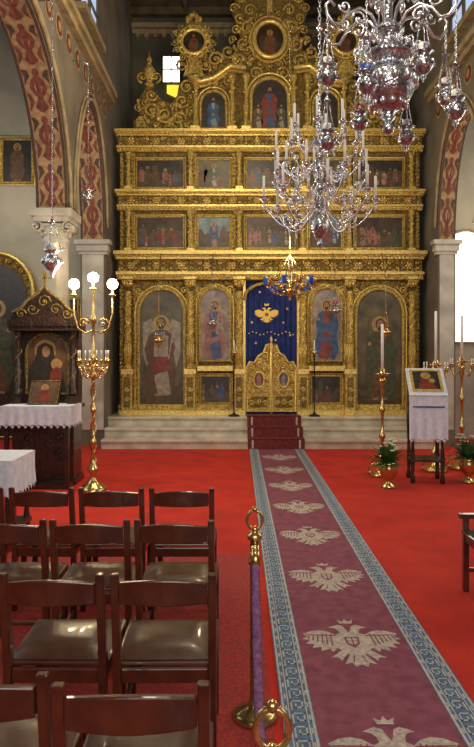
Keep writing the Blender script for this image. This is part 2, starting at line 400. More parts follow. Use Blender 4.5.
def cornice(v0,v1,p,u0=117,u1=423,fr=True,y=YF):
    z1,z0=iz(v0),iz(v1); h=z1-z0; x0,x1=ix(u0),ix(u1)
    prof=[(1.0,.88,1.0,GOLDP),(.8,.80,.88,GOLD),(.55,.72,.80,GOLDP),(.25,.28,.72,GOLDD),(.55,.18,.28,GOLDP),(.4,.0,.18,GOLD)]
    for q,a,c,m in prof: b.box(x0-p*q*.25,x1+p*q*.25,y-p*q,y+.02,z0+h*a,z0+h*c,m)
    # two rows of fine scrollwork with rosettes
    r=h*.125
    n=int((x1-x0)/(2*r)); 
    for row in (0,1):
        for i in range(n):
            cx=x0+(i+.5)*(x1-x0)/n; b.spiral(cx,z0+h*(.39+.22*row),y-p*.27,r*1.02,GOLDP if (i+row)%3==0 else GOLD,turns=1.1,d=1 if (i+row)%2 else -1,a0=pi if i%2 else 0,th=r*.24,steps=9)
    n=int((x1-x0)/.48)
    for i in range(n):
        cx=x0+(i+.5)*(x1-x0)/n
        for k in range(6): b.ball((cx+.05*math.cos(k*pi/3),y-p*.34,z0+h*.5+.05*math.sin(k*pi/3)),.024,GOLDP,n=6)
        b.ball((cx,y-p*.38,z0+h*.5),.03,GOLDP,n=6)
    n=int((x1-x0)/.07)
    for i in range(n):
        cx=x0+(i+.5)*(x1-x0)/n; b.box(cx-.018,cx+.018,y-p*.78,y,z0+h*.72,z0+h*.79,GOLDP)
        b.ball((cx,y-p*.42,z0+h*.12),.022,GOLDP,n=6)
cornice(251,279,.24); cornice(189,209,.18); cornice(129,150,.20)
b.box(ix(117),ix(243),YF-.06,YF,.512,iz(405),GOLD); b.box(ix(300),ix(423),YF-.06,YF,.512,iz(405),GOLD)
for u0,u1 in ((118,243),(300,422)): b.box(ix(u0),ix(u1),YF-.1,YF,.512,iz(411),GOLDP)
cols=[127,190,239,303,350,413]
def bigcol(u):
    x=ix(u); y=YF-.12; z0=.512
    b.box(x-.095,x+.095,y-.09,YF,z0,iz(372),GOLD); b.box(x-.11,x+.11,y-.105,YF,z0,z0+.09,GOLDP); b.box(x-.11,x+.11,y-.105,YF,iz(374),iz(369),GOLDP)
    b.box(x-.06,x+.06,y-.1,y-.09,z0+.15,iz(377),GOLDD); b.spiral(x,z0+.3,y-.1,.05,GOLDP,th=.012); b.spiral(x,z0+.5,y-.1,.05,GOLDP,d=-1,th=.012)
    zb,zt=iz(369),iz(286); H=zt-zb
    b.lathe([(.085,0),(.09,.03),(.065,.05),(.075,.08),(.058,.1),(.062,H*.3),(.078,H*.32),(.058,H*.35),(.055,H*.9),(.065,H*.92),(.05,H*.94)],(x,y,zb),GOLD,n=14)
    # fine fluted drum below, vine above
    for k in range(10):
        a=2*pi*k/10; b.tube([(x+.062*math.cos(a),y+.062*math.sin(a),zb+.1),(x+.066*math.cos(a),y+.066*math.sin(a),zb+H*.3)],.010,GOLDP,n=4)
    for ph in (0,3.14):
        pts=[(x+.058*math.cos(ph+a*.36),y+.058*math.sin(ph+a*.36),zb+H*.36+(H*.54)*a/40) for a in range(41)]
        b.tube(pts,.012,GOLDP,n=5)
    for k in range(44):
        a=k*2.4; b.ball((x+.062*math.cos(a),y+.062*math.sin(a),zb+H*.36+H*.54*k/44),.018,GOLD if k%2 else GOLDP,n=6)
    zc=iz(287)
    b.lathe([(.05,0),(.06,.02),(.055,.05),(.085,.12),(.10,.15)],(x,y,zc),GOLD,n=12)
    for sx in(-1,1): b.spiral(x+sx*.075,zc+.11,y-.07,.04,GOLDP,d=sx,a0=pi/2,th=.012)
    for k in range(8):
        a=2*pi*k/8; b.ball((x+.075*math.cos(a),y+.075*math.sin(a),zc+.06),.025,GOLDP,n=6,sz=1.6)
    b.box(x-.11,x+.11,y-.11,YF,zc+.15,iz(277),GOLDP)
for u in cols: bigcol(u)
def smallcol(u,v0,v1,r=.045):
    x=ix(u); y=YF-.07; z0,z1=iz(v1),iz(v0); H=z1-z0
    b.box(x-.07,x+.07,y-.05,YF,z0,z0+.07,GOLDP)
    b.lathe([(r*1.3,.07),(r,.1),(r*1.1,H*.35),(r*.75,H*.42),(r*.85,H*.8),(r*1.4,H*.9),(r*1.6,H)],(x,y,z0),GOLD,n=12)
    for k in range(14): 
        a=k*2.2; b.ball((x+r*math.cos(a),y+r*math.sin(a),z0+.12+H*.65*k/14),.018,GOLDP,n=5)
for u in cols:
    smallcol(u,209,251); smallcol(u,150,189)
def arched(u0,u1,v0,v1,bg,t=.035):
    cx=(ix(u0)+ix(u1))/2; w=ix(u1)-ix(u0); z0=iz(v1); h=iz(v0)-z0
    P=archpoly(cx,z0,w,h); b.prism(P,YF-.02,YF+.001,bg)
    frame(b,P,YF-.04,t,GOLD); 
    P2=archpoly(cx,z0-.01,w+.13,h+.075); frame(b,P2,YF-.03,t*.55,GOLDP)
    for i in range(40):
        a=pi*i/39; b.ball((cx+(w/2+.035)*math.cos(a),YF-.05,z0+h-w/2+(w/2+.035)*math.sin(a)),.013,GOLDP,n=5)
    for i in range(24):
        for sx in(-1,1): b.ball((cx+sx*(w/2+.035),YF-.05,z0+.05+(h-w/2)*i/24),.013,GOLDP,n=5)
    for sx in(-1,1):
        b.spiral(cx+sx*(w/2-.01),iz(v0)-.035,YF-.03,.075,GOLDP,d=sx,a0=0,th=.015)
        b.spiral(cx+sx*(w/2+.02),iz(v0)-.15,YF-.03,.05,GOLD,d=-sx,th=.012)
        b.spiral(cx+sx*(w/2-.13),iz(v0)+.02,YF-.03,.05,GOLD,d=-sx,th=.012)
    b.ball((cx,YF-.06,iz(v0)+.03),.045,GOLDP,n=8); 
    return cx,z0,w,h
yy=YF-.021
cx,z0,w,h=arched(137,184,288,412,P_OL)
b.plate([(cx-w*.45,z0+.05),(cx+w*.45,z0+.05),(cx+w*.45,z0+.42),(cx+.2,z0+.5),(cx,z0+.38),(cx-.25,z0+.55),(cx-w*.45,z0+.45)],yy-.0005,P_HILL)
for s in(-1,1): b.plate([(cx+s*.06,z0+1.55),(cx+s*.2,z0+1.78),(cx+s*.36,z0+1.7),(cx+s*.36,z0+1.1),(cx+s*.28,z0+.85),(cx+s*.22,z0+1.2),(cx+s*.1,z0+1.4)],yy-.001,P_WHT)
saint(b,cx-.01,z0+.30,1.6,yy-.002,P_BRN,P_WHT,P_HR)
b.plate([(cx-.15,z0+1.05),(cx+.12,z0+1.05),(cx+.13,z0+1.45),(cx-.13,z0+1.48)],yy-.0095,P_WHT)
b.plate([(cx-.2,z0+.72),(cx+.16,z0+.78),(cx+.14,z0+1.05),(cx-.16,z0+1.05)],yy-.010,P_RED)
b.plate([(cx+.12,z0+1.0),(cx+.15,z0+1.0),(cx+.24,z0+1.6),(cx+.22,z0+1.6)],yy-.011,P_WHT)
cx,z0,w,h=arched(357,405,288,412,P_OL)
b.plate([(cx-w*.45,z0+.05),(cx+w*.45,z0+.05),(cx+w*.45,z0+.55),(cx+.2,z0+.7),(cx+.05,z0+.5),(cx-.2,z0+.62),(cx-w*.45,z0+.5)],yy-.0005,P_HILL)
saint(b,cx+.02,z0+.22,1.66,yy-.001,P_GRN,P_BRN,P_HR,arm=-1)
b.plate([(cx-.27,z0+.3),(cx-.25,z0+.3),(cx-.20,z0+1.75),(cx-.22,z0+1.75)],yy-.010,P_BRN)
cx,z0,w,h=arched(199,230,287,361,P_LAV,.028)
saint(b,cx,z0+.02,1.2,yy-.001,P_PNK,P_BLU,P_HR); saint(b,cx+.09,z0+.5,.4,yy-.008,P_WHT,P_PNK)
cx,z0,w,h=arched(312,343,287,361,P_LAV,.028); saint(b,cx,z0+.02,1.2,yy-.001,P_BLU,P_RED,P_HR,arm=-1)
for u0,u1,r in ((200,230,P_RED),(312,342,P_BLU)):
    scene_icon(b,ix(u0),ix(u1),iz(404),iz(376),YF,P_DK,[],seed=u0)
    b.box(ix(u0-3),ix(u1+3),YF-.12,YF,iz(371),iz(366),GOLDP)
for u0,u1 in ((118,122),(132,135),(186,188),(194,197),(232,235),(307,310),(345,347),(355,357),(407,409),(417,422)):
    scrolls(u0,u1,283,412,.04,m=GOLDP)
for u0,u1 in ((134,187),(197,233),(309,345),(356,408)): scrolls(u0,u1,280,286,.045)
for (u0,u1,bg,sd,fg) in [(135,183,P_BR,11,[]),(197,230,P_SKY,12,[(.5,.85,P_BLU,P_PNK)]),(246,296,P_BR,13,[]),(310,343,P_SKY,14,[(.4,.8,P_RED,P_BLU)]),(357,405,P_BR,15,[])]:
    scene_icon(b,ix(u0),ix(u1),iz(247),iz(215),YF,bg,fg,seed=sd)
for (u0,u1,bg,sd,fg) in [(135,183,P_DK,21,[]),(197,230,P_OL,22,[(.5,.85,P_GRN,P_WHT)]),(246,296,P_DK,23,[]),(310,343,P_OL,24,[]),(357,405,P_DK,25,[])]:
    scene_icon(b,ix(u0),ix(u1),iz(186),iz(157),YF,bg,fg,seed=sd)
for v0,v1 in ((209,251),(150,189)):
    for u0,u1 in ((118,122),(131,132),(194,194),(233,235),(307,307),(346,347),(417,422)):
        scrolls(u0-1,u1+1,v0,v1,.035,m=GOLDP)
# ---- attic / crest
def both(f):
    for s in (1,-1): f(s)
def ax(u,s): return ix(270+s*(u-270))
def spir(u,v,r,s,d=1,a0=0,th=None,y=YF-.02,m=GOLD): 
    b.spiral(ax(u,s),iz(v),y,r,m,turns=1.5,d=d*s,a0=a0 if s>0 else pi-a0,th=th or r*.2,n=5,steps=16)
def attic(s):
    P=[(ax(u,s),iz(v)) for u,v in [(132,130),(132,118),(138,112),(136,98),(142,88),(148,78),(154,88),(160,96),(170,100),(176,92),(178,80),(190,72),(196,70),(250,66),(250,130)]]
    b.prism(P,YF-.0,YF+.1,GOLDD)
    for u,v,r,d in [(140,120,.13,1),(150,92,.12,-1),(150,108,.15,1),(164,112,.17,-1),(178,116,.14,1),(181,98,.14,-1),(186,84,.15,1),(168,124,.1,1),(137,104,.09,-1),(200,78,.12,1),(214,80,.14,-1),(228,78,.12,1),(191,122,.1,-1),(156,122,.08,-1),(144,100,.08,1),(172,103,.07,1),(190,108,.09,1),(160,101,.07,-1),(190,95,.07,-1)]:
        spir(u,v,r,s,d)
    for k in range(80):
        u=136+54*random.random(); v=98+30*random.random(); b.ball((ax(u,s),YF-.02,iz(v)),.018+.02*random.random(),GOLDP if k%3==0 else GOLD,n=5,sz=1.5)
    for k in range(70):
        u=208+46*random.random(); v=(2+64*random.random()); 
        if v<70-(u-200)*1.15: continue
        b.ball((ax(u,s),YF-.01,iz(v)),.018+.022*random.random(),GOLDP if k%3==0 else GOLD,n=5,sz=1.5)
    x=ax(148,s); b.lathe([(.08,0),(.1,.05),(.05,.1),(.11,.2),(.13,.3),(.07,.4),(.03,.46),(.06,.52),(.02,.6),(.004,.72)],(x,YF-.02,iz(84)),GOLD,n=10)
    for sx in(-1,1): b.spiral(x+sx*.13,iz(74),YF-.03,.11,GOLD,d=sx,a0=-pi/2,th=.025)
    for u in (195,232,246):
        x=ax(u,s); b.box(x-.09,x+.09,YF-.14,YF,iz(130),iz(125),GOLDP)
        b.lathe([(.06,0),(.07,.05),(.045,.09),(.055,.4),(.04,.5),(.045,.85),(.08,.93),(.09,1.0)],(x,YF-.07,iz(125)),GOLD,n=10)
        for k in range(9):
            a=k*2.3; b.ball((x+.05*math.cos(a),YF-.07+.05*math.sin(a),iz(125)+.1+.08*k),.022,GOLDP,n=5)
    cx=ax(213,s); P=archpoly(cx,iz(126),26*U,38*U); b.prism(P,YF-.02,YF,P_DK); frame(b,P,YF-.04,.03,GOLD); frame(b,archpoly(cx,iz(127),32*U,43*U),YF-.03,.02,GOLDP)
    saint(b,cx,iz(125),.62,YF-.021,P_BLU if s>0 else P_BRN,P_SKY,halo=False)
    pts=[(ax(188,s),iz(74)),(ax(200,s),iz(80)),(ax(214,s),iz(76)),(ax(230,s),iz(64)),(ax(246,s),iz(66))]
    b.tube([(p[0],YF-.1,p[1]) for p in pts],.05,GOLDP,n=8); b.tube([(p[0],YF-.07,p[1]-.08) for p in pts],.035,GOLD,n=8)
    mx,mz=ax(193,s),iz(38)
    b.lathe([(.21,0),(.21,.05)],(0,0,0),P_DK,n=28,M=Matrix.Translation((mx,YF+.02,mz))@Matrix.Rotation(pi/2,4,'X'))
    saint(b,mx,mz-.33,.5,YF-.034,P_BRN,P_RED,halo=False)
    for R,t,m in ((.235,.04,GOLDP),(.31,.028,GOLD)): b.tube([(mx+R*math.cos(a*pi/16),YF-.03,mz+R*math.sin(a*pi/16)) for a in range(32)],t,m,n=6,closed=True)
    for k in range(14):
        a=2*pi*k/14; b.spiral(mx+.36*math.cos(a),mz+.36*math.sin(a),YF-.01,.075,GOLD,d=1 if k%2 else -1,a0=a,th=.018); b.ball((mx+.27*math.cos(a),YF-.05,mz+.27*math.sin(a)),.03,GOLDP,n=6)
    b.prism([(mx-.2,iz(72)),(mx+.2,iz(72)),(mx+.1,mz-.33),(mx-.1,mz-.33)],YF-.01,YF+.08,GOLD)
    for sx in(-1,1): b.spiral(mx+sx*.22,iz(62),YF-.02,.12,GOLD,d=-sx,a0=pi/2,th=.028)
    for q in range(5): b.ball((mx+(q-2)*.06,YF-.02,mz+.44+.05*(2-abs(q-2))),.045,GOLD,n=6,sz=1.6)
    for u,v,r,d in [(215,56,.16,1),(228,48,.14,-1),(238,58,.15,1),(243,40,.14,-1),(205,62,.1,-1),(248,24,.15,1),(240,14,.12,-1),(250,6,.12,1),(222,66,.08,1),(232,36,.08,1),(236,26,.1,1),(234,4,.1,1),(240,-8,.12,-1),(256,-14,.12,1)]:
        spir(u,v,r,s,d)
    b.prism([(ax(u,s),iz(v)) for u,v in [(205,72),(210,62),(225,54),(236,46),(240,30),(232,8),(236,-10),(254,-20),(270,-14),(270,72)]],YF+.01,YF+.07,GOLDD)
    spir(256,70,.13,s,1)
both(attic)
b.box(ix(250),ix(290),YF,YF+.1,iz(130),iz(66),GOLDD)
cx=ix(270); P=archpoly(cx,iz(127),38*U,52*U); b.prism(P,YF-.025,YF,P_DK); frame(b,P,YF-.045,.04,GOLD); frame(b,archpoly(cx,iz(128),45*U,58*U),YF-.03,.025,GOLDP)
saint(b,cx,iz(126),.86,YF-.027,P_RED,P_BLU,halo=False); saint(b,cx-.22,iz(126),.5,YF-.027,P_BRN,P_WHT,halo=False); saint(b,cx+.22,iz(126),.5,YF-.027,P_GRN,P_WHT,halo=False)
mz=iz(36)
b.lathe([(.27,0),(.27,.06)],(0,0,0),P_BR,n=28,M=Matrix.Translation((cx,YF+.01,mz))@Matrix.Rotation(pi/2,4,'X')); saint(b,cx,mz-.38,.58,YF-.052,P_BRN,P_RED)
for R,t,m in ((.3,.05,GOLDP),(.38,.03,GOLD)): b.tube([(cx+R*math.cos(a*pi/16),YF-.05,mz+R*1.15*math.sin(a*pi/16)) for a in range(32)],t,m,n=6,closed=True)
for k in range(16):
    a=2*pi*k/16; b.spiral(cx+.46*math.cos(a),mz+.5*math.sin(a),YF-.02,.085,GOLD,d=1 if k%2 else -1,a0=a,th=.02)
b.box(cx-.05,cx+.05,YF-.05,YF+.03,iz(8),iz(-44),GOLDP); b.box(cx-.36,cx+.36,YF-.05,YF+.03,iz(-24),iz(-30),GOLDP); b.box(cx-.18,cx+.18,YF-.05,YF+.03,iz(-36),iz(-40),GOLDP)
P=[(ix(245),YF-.05,iz(300))]+[(ix(271.5)+26.5*U*math.cos(pi-a*pi/14),YF-.05,iz(296)+14*U*math.sin(a*pi/14)) for a in range(15)]+[(ix(298),YF-.05,iz(300))]
b.tube(P,.035,GOLD); b.box(ix(243),ix(245.5),YF-.05,YF+.1,.53,iz(280),GOLDP); b.box(ix(297.5),ix(300),YF-.05,YF+.1,.53,iz(280),GOLDP)
b.done()

# royal doors
b=B('royal_doors')
yd=YF-.02
for s in (1,-1):
    c=271.5
    def X(u): return ix(c+s*u)
    P=[(X(.5),iz(412)),(X(25),iz(412)),(X(25),iz(368)),(X(22),iz(362)),(X(17),iz(363)),(X(13),iz(356)),(X(8),iz(353)),(X(5),iz(345)),(X(.5),iz(343))]
    b.prism(P,yd,yd+.03,GOLD); b.tube([(p[0],yd-.01,p[1]) for p in P],.026,GOLDP,n=6,closed=True)
    cx=X(12.5)
    ov=circ(cx,iz(380),.1,18,sx=1,sz=1.5); b.plate(ov,yd-.004,P_BLU if s>0 else P_RED); frame(b,ov,yd-.01,.018,GOLDP)
    saint(b,cx,iz(380)-.14,.27,yd-.006,P_PNK,P_WHT)
    b.box(X(12.5)-.16,X(12.5)+.16,yd-.012,yd-.002,iz(408),iz(397),GOLDD); 
    for u,v,r,d in [(6,404,.06,1),(13,402,.06,-1),(20,404,.06,1),(5,392,.06,-1),(20,392,.06,1),(4,380,.05,1),(21,380,.06,-1),(5,368,.07,-1),(20,368,.07,1),(12,366,.07,1),(6,356,.08,1),(12,360,.05,-1),(4,348,.05,-1),(13,392,.04,1)]:
        b.spiral(X(u),iz(v),yd-.01,r,GOLDP,d=d*s,th=r*.24,a0=0 if s>0 else pi)
b.lathe([(.025,0),(.03,.3),(.025,1.2),(.04,1.3),(.015,1.38),(.03,1.42),(.004,1.5)],(ix(271.5),yd-.01,.53),GOLDP,n=10)
b.done()
# curtain
b=B('sanctuary_curtain')
vs=[];fs=[];N=60
for i in range(N+1):
    t=i/N; x=ix(245.7)+(ix(297.3)-ix(245.7))*t; y=YF+.06+.022*math.sin(t*2*pi*9)
    vs+= [(x,y,.525),(x,y,iz(281))]
for i in range(N): fs.append((2*i,2*i+2,2*i+3,2*i+1))
b.add(vs,fs,CURT,True)
ex,ez=ix(267),iz(314); ye=YF+.03
for sg in(1,-1): b.plate([(ex+sg*x*.24,ez+z*.17) for x,z in half],ye,EMB)
b.prism(circ(ex,ez,.035,12),ye-.004,ye-.001,P_RED)
b.plate([(ex-.04,ez+.17),(ex-.05,ez+.22),(ex,ez+.2),(ex+.05,ez+.22),(ex+.04,ez+.17)],ye,EMB)
for i in range(13):
    x=ix(249)+(ix(294)-ix(249))*i/12; b.prism(circ(x,iz(333)+.03*math.sin(i*1.4),.014,6),ye,ye+.004,EMB)
for i,(u,v) in enumerate([(252,288),(260,291),(283,288),(291,292),(288,308),(252,322),(284,322),(291,335),(276,340),(256,343)]):
    b.prism([(ix(u)+.03*math.cos(a)*(1 if q%2 else .4),iz(v)+.03*math.sin(a)*(1 if q%2 else .4)) for q,a in enumerate([k*pi/5 for k in range(10)])],ye,ye+.004,EMB)
b.done()

# ------------------------------------------------------------------ chairs
def bow(b,x0,x1,y,z0,z1,th,bw,m,arc=0.,n=10):
    vs=[];fs=[]
    for i in range(n+1):
        t=i/n; x=x0+(x1-x0)*t; o=-bw*math.sin(pi*t); zt=z1+arc*math.sin(pi*t)
        vs+=[(x,y+o,z0),(x,y+o+th,z0),(x,y+o+th,zt),(x,y+o,zt)]
    for i in range(n):
        for k in range(4): fs.append((4*i+k,4*i+(k+1)%4,4*i+4+(k+1)%4,4*i+4+k))
    fs+=[(3,2,1,0),(4*n,4*n+1,4*n+2,4*n+3)]; b.add(vs,fs,m,False)
def mkchair(name,arms=False):
    b=B(name); hw=.215; D=.42; AZ=.53
    for s in(-1,1):
        x=s*(hw-.017)
        b.add([(x-.017,y,z) for y,z in ((-.02,0),(.02,0),(.025,.45),(-.045,.835),(-.075,.835),(-.02,.45))]+[(x+.017,y,z) for y,z in ((-.02,0),(.02,0),(.025,.45),(-.045,.835),(-.075,.835),(-.02,.45))],
              [(0,1,2,3,4,5),(11,10,9,8,7,6)]+[(i,(i+1)%6,6+(i+1)%6,6+i) for i in range(6)],WOOD)
        b.box(x-.018,x+.018,D-.04,D,0,AZ if arms else .43,WOOD)
        b.box(x-.012,x+.012,.02,D-.04,.36,.42,WOOD); b.box(x-.01,x+.01,.02,D-.04,.14,.17,WOOD)
        if arms:
            b.box(x-.026,x+.026,-.04,D+.03,AZ,AZ+.032,WOOD); b.box(x-.012,x+.012,.17,.2,.42,AZ,WOOD)
    b.box(-hw+.034,hw-.034,-.008,.014,.36,.42,WOOD); b.box(-hw+.034,hw-.034,D-.03,D-.008,.36,.42,WOOD); b.box(-hw+.03,hw-.03,.2,.22,.15,.17,WOOD)
    bow(b,-hw+.036,hw-.036,-.074,.715,.80,.022,.03,WOOD,arc=.020)
    b.box(-hw,hw,-.015+.03,D+.01,.42,.437,WOOD)
    vs=[];fs=[];N=8
    for j in range(N+1):
        for i in range(N+1):
            u=i/N*2-1; v=j/N*2-1; e=max(abs(u),abs(v)); z=.44+.035*(1-e**4)
            vs.append((u*(hw-.012),.03+(D-.04)*(v+1)/2,z))
    for j in range(N):
        for i in range(N): a=j*(N+1)+i; fs.append((a,a+1,a+N+2,a+N+1))
    b.add(vs,fs,LEATH,True)
    return b
ch=None
spots=[(-.29,1.75,.02),(-.745,1.80,.01),(-.30,2.58,.01),(-.755,2.58,-.01),(-.335,3.38,-.02),(-.79,3.38,0.01),(-1.24,3.38,.02),(-.365,4.15,0),(-.83,4.15,.02),(-1.29,4.15,-.02),(-1.76,4.15,.0)]
for x,y,r in spots:
    if ch is None: ch=mkchair('wooden_chair').done(loc=(x,y,.007),rotz=r,bevel=.005)
    else: inst('wooden_chair',ch.data,(x,y,.007),r,.005)
mkchair('wooden_armchair',True).done(loc=(2.06,4.30,.001),rotz=pi/2,bevel=.005)

# ------------------------------------------------------------------ stanchions + rope
def stanchion(x,y):
    b=B('brass_stanchion')
    b.lathe([(.105,0),(.11,.012),(.09,.03),(.04,.05),(.03,.07),(.024,.1),(.022,.5),(.022,.72),(.03,.725),(.03,.745),(.022,.75),(.022,.84),(.035,.845),(.036,.865),(.02,.875),(.012,.89)],(0,0,0),BRASS,n=24)
    b.tube([(.036*math.cos(a*pi/8),0,.935+.045*math.sin(a*pi/8)) for a in range(16)],.008,BRASS,n=8,closed=True)
    b.ball((0,0,.985),.014,BRASS); b.ball((0,0,.89),.016,BRASS)
    for s in(-1,1): b.tube([(0,s*.022,.85),(0,s*.05,.86),(0,s*.06,.83),(0,s*.045,.81)],.006,BRASS)
    return b.done(loc=(x,y,.007))
stanchion(.085,2.95); stanchion(.075,1.32)
b=B('velvet_rope')
pts=[]; 
for i in range(25):
    t=i/24; pts.append((.085-.01*t,2.89-1.51*t,.83-.42*(4*t*(1-t))))
b.tube(pts,.019,VELV,n=10); b.tube(pts[:2],.022,BRASS,n=10); b.tube(pts[-2:],.022,BRASS,n=10); b.done()

# ------------------------------------------------------------------ lamps
KP=[(.003,-.2),(.014,-.19),(.007,-.172),(.03,-.15),(.02,-.13),(.055,-.105),(.09,-.06),(.1,-.02),(.085,.01),(.06,.035),(.058,.06),(.088,.085),(.09,.095)]
def kandili_geo(b,x,y,z,s,m,glass,up=.38,n=14):
    b.lathe(KP,(x,y,z),m,n=n,sc=s)
    b.lathe([(.03,.09),(.042,.11),(.046,.17),(.044,.17)],(x,y,z),glass,n=10,sc=s)
    for k in range(8):
        a=2*pi*k/8; b.ball((x+s*.1*math.cos(a),y+s*.1*math.sin(a),z-.02*s),.018*s,m,n=5,sz=1.6)
    for k in range(3):
        a=2*pi*k/3+.4; p=Vector((x+s*.088*math.cos(a),y+s*.088*math.sin(a),z+.09*s)); q=Vector((x+s*.02*math.cos(a),y+s*.02*math.sin(a),z+up*s))
        b.tube([p,q],.004*s+.0012,m,n=4)
        for j in range(1,8): b.ball(p.lerp(q,j/8),.008*s,m,n=5)
        b.spiral(x+s*.1*math.cos(a),z+.11*s,y+s*.1*math.sin(a),.025*s,m,th=.006*s)
    b.lathe([(.005,-.02),(.035,0),(.04,.01),(.02,.03),(.012,.05),(.004,.07)],(x,y,z+up*s),m,n=10,sc=s)
def kandili(name,x,y,z,s,ztop,m,glass,bracket=None):
    b=B(name); kandili_geo(b,0,0,0,s,m,glass); b.chain(0,0,(.45)*s,ztop-z,m,r=.011,w=.0028,step=.03)
    if bracket: b.tube([(0,0,ztop-z)]+[tuple(Vector(p)-Vector((x,y,z))) for p in bracket],.01,m)
    b.done(loc=(x,y,z))
for i,(u,v) in enumerate([(213,322),(332,309),(161,338),(381,330)]):
    x=ix(u); yk=11.42
    kandili('hanging_oil_lamp',ix(u)-.0,yk,iz(v)-.03,.85,iz(276),BRASS if i>1 else SILVER,REDG if i%2 else BLUEG,[(x,yk+.02,iz(274)),(x,yk+.14,iz(270)),(x,YF-.245,iz(254))])
kandili('silver_oil_lamp',-2.22,7.45,2.84,1.15,5.9,SILVER,CANDLE,[(-2.25,7.45,5.95),(-2.385,7.45,5.95)])
kandili('silver_oil_lamp',-2.16,9.0,4.0,.8,5.9,SILVER,REDG,[(-2.25,9.0,5.95),(-2.385,9.0,5.95)])

def candle(b,x,y,z,h=.16,r=.011,cup=BRASS,cr=.04):
    b.lathe([(.006,-.05),(.014,-.04),(.008,-.025),(cr,-.005),(cr*1.05,.004),(.016,.006),(.018,.03),(.014,.032)],(x,y,z),cup,n=10)
    b.lathe([(r,.03),(r,h),(r*.5,h+.008)],(x,y,z),CANDLE,n=8)
    b.tube([(x,y,z+h),(x,y,z+h+.015)],.0015,IRON,n=4)

# main chandelier
b=B('silver_candle_chandelier')
S=SILVERP
b.lathe([(.003,-.62),(.02,-.6),(.03,-.58),(.012,-.55),(.04,-.52),(.075,-.46),(.095,-.40),(.085,-.34),(.05,-.29),(.03,-.26),(.05,-.24),(.055,-.2),(.035,-.17),(.025,-.1),(.05,-.06),(.055,-.02),(.03,.02),(.025,.1),(.055,.14),(.06,.19),(.03,.23),(.022,.3),(.045,.34),(.05,.38),(.027,.42),(.018,.5),(.035,.53),(.04,.56),(.018,.6),(.012,.66),(.022,.69),(.004,.72)],(0,0,0),SILVER,n=22)
tiers=[(-.24,.54,8,0,.22,.24),(-.04,.45,8,.39,.22,.2),(.19,.42,8,0,.22,.18),(.42,.26,6,.3,.21,.14)]
for z0,R,n,ph,hc,dr in tiers:
    for k in range(n):
        a=ph+2*pi*k/n; ca,sa=math.cos(a),math.sin(a); pts=[]
        for j in range(17):
            t=j/16; r=.05+(R-.05)*t; zz=z0+.03-dr*math.sin(t*pi*.92)*(1-.15*t)+.06*t*t*t
            pts.append((r*ca,r*sa,zz))
        b.tube(pts,[.010-.003*j/16 for j in range(17)],S,n=6)
        ex,ey,ez=pts[-1]
        M=Matrix.Rotation(a,4,'Z'); b.spiral(R*.55,z0-dr*.45,0,dr*.28,S,turns=1.3,d=-1,a0=pi/2,th=.007,M=M); b.spiral(R*.8,z0-dr*.05,0,dr*.2,S,turns=1.2,d=1,a0=-pi/2,th=.006,M=M)
        candle(b,ex,ey,ez+.05,hc,.0125,S,.042)
        b.ball((ex,ey,ez-.02),.014,S,n=6)
        for jj in (8,16):
            p=pts[jj]
            b.lathe([(.001,-.055),(.010,-.04),(.004,-.02),(.001,-.008)],p,CRYST,n=6); b.ball((p[0],p[1],p[2]-.065),.007,CRYST,n=5)
        if z0>0: continue
        a2=a+2*pi/n; q=Vector((R*math.cos(a2),R*math.sin(a2),ez)); p=Vector((ex,ey,ez))
        for j in range(1,10):
            t=j/10; v=p.lerp(q,t); v.z-=.09*4*t*(1-t)*.8; b.ball(v,.006,CRYST,n=5)
b.chain(0,0,.72,ZC-3.36,S,r=.022,w=.005,step=.045)
for z in (1.1,1.5,2.0): b.ball((0,0,z),.028,S,n=10)
b.tube([(0,0,ZC-3.36-.12),(0,0,ZC-3.36-.002)],.03,S)
b.done(loc=(.80,6.0,3.36))

# great silver lamp cluster
b=B('silver_oil_lamp_cluster')
GP=[(.004,-.34),(.03,-.33),(.045,-.30),(.015,-.27),(.05,-.235),(.035,-.21),(.08,-.18),(.14,-.12),(.17,-.05),(.175,0),(.16,.04),(.12,.07),(.10,.09),(.115,.115),(.16,.14),(.175,.16),(.15,.18),(.09,.20),(.06,.24),(.065,.28),(.1,.31),(.105,.33),(.07,.36),(.03,.40),(.03,.5),(.05,.53),(.02,.56),(.02,.7),(.03,.72),(.01,.75)]
b.lathe(GP,(0,0,0),SILVER,n=32)
for k in range(12):
    a=2*pi*k/12; M=Matrix.Rotation(a,4,'Z')
    b.ball((.172,0,-.01),.028,SILVERP,n=8,sz=1.5,M=M); b.ball((.12,0,.09),.016,SILVERP,n=6,M=M)
    b.spiral(.19,.19,0,.035,SILVERP,th=.008,M=M,a0=-pi/2)
    b.ball((.165,0,.2),.014,SILVERP,n=6,sz=2,M=M)
    b.ball((.11,0,-.15),.02,SILVERP,n=6,sz=1.5,M=M)
lens=[.34,.52,.40,.60,.30,.46,.36,.55]
for k in range(8):
    a=2*pi*k/8+.25; M=Matrix.Rotation(a,4,'Z'); R=.42
    pts=[(.05,0,.30),(.12,0,.42),(.2,0,.45),(.28,0,.40),(.33,0,.33),(.38,0,.33),(.42,0,.38),(.43,0,.44),(.40,0,.47),(.37,0,.44)]
    b.tube(pts,.010,SILVERP,n=6,M=M); b.spiral(.2,.38,0,.055,SILVERP,th=.010,M=M); b.spiral(.3,.45,0,.045,SILVERP,th=.009,d=-1,M=M)
    x,y=R*math.cos(a),R*math.sin(a); L=lens[k]
    kandili_geo(b,x,y,.30-L,.62,SILVER,REDG if k==2 else (BLUEG if k==5 else CANDLE),up=.42)
    b.chain(x,y,.30-L+.62*.48,.35,SILVERP,r=.010,w=.0028,step=.022)
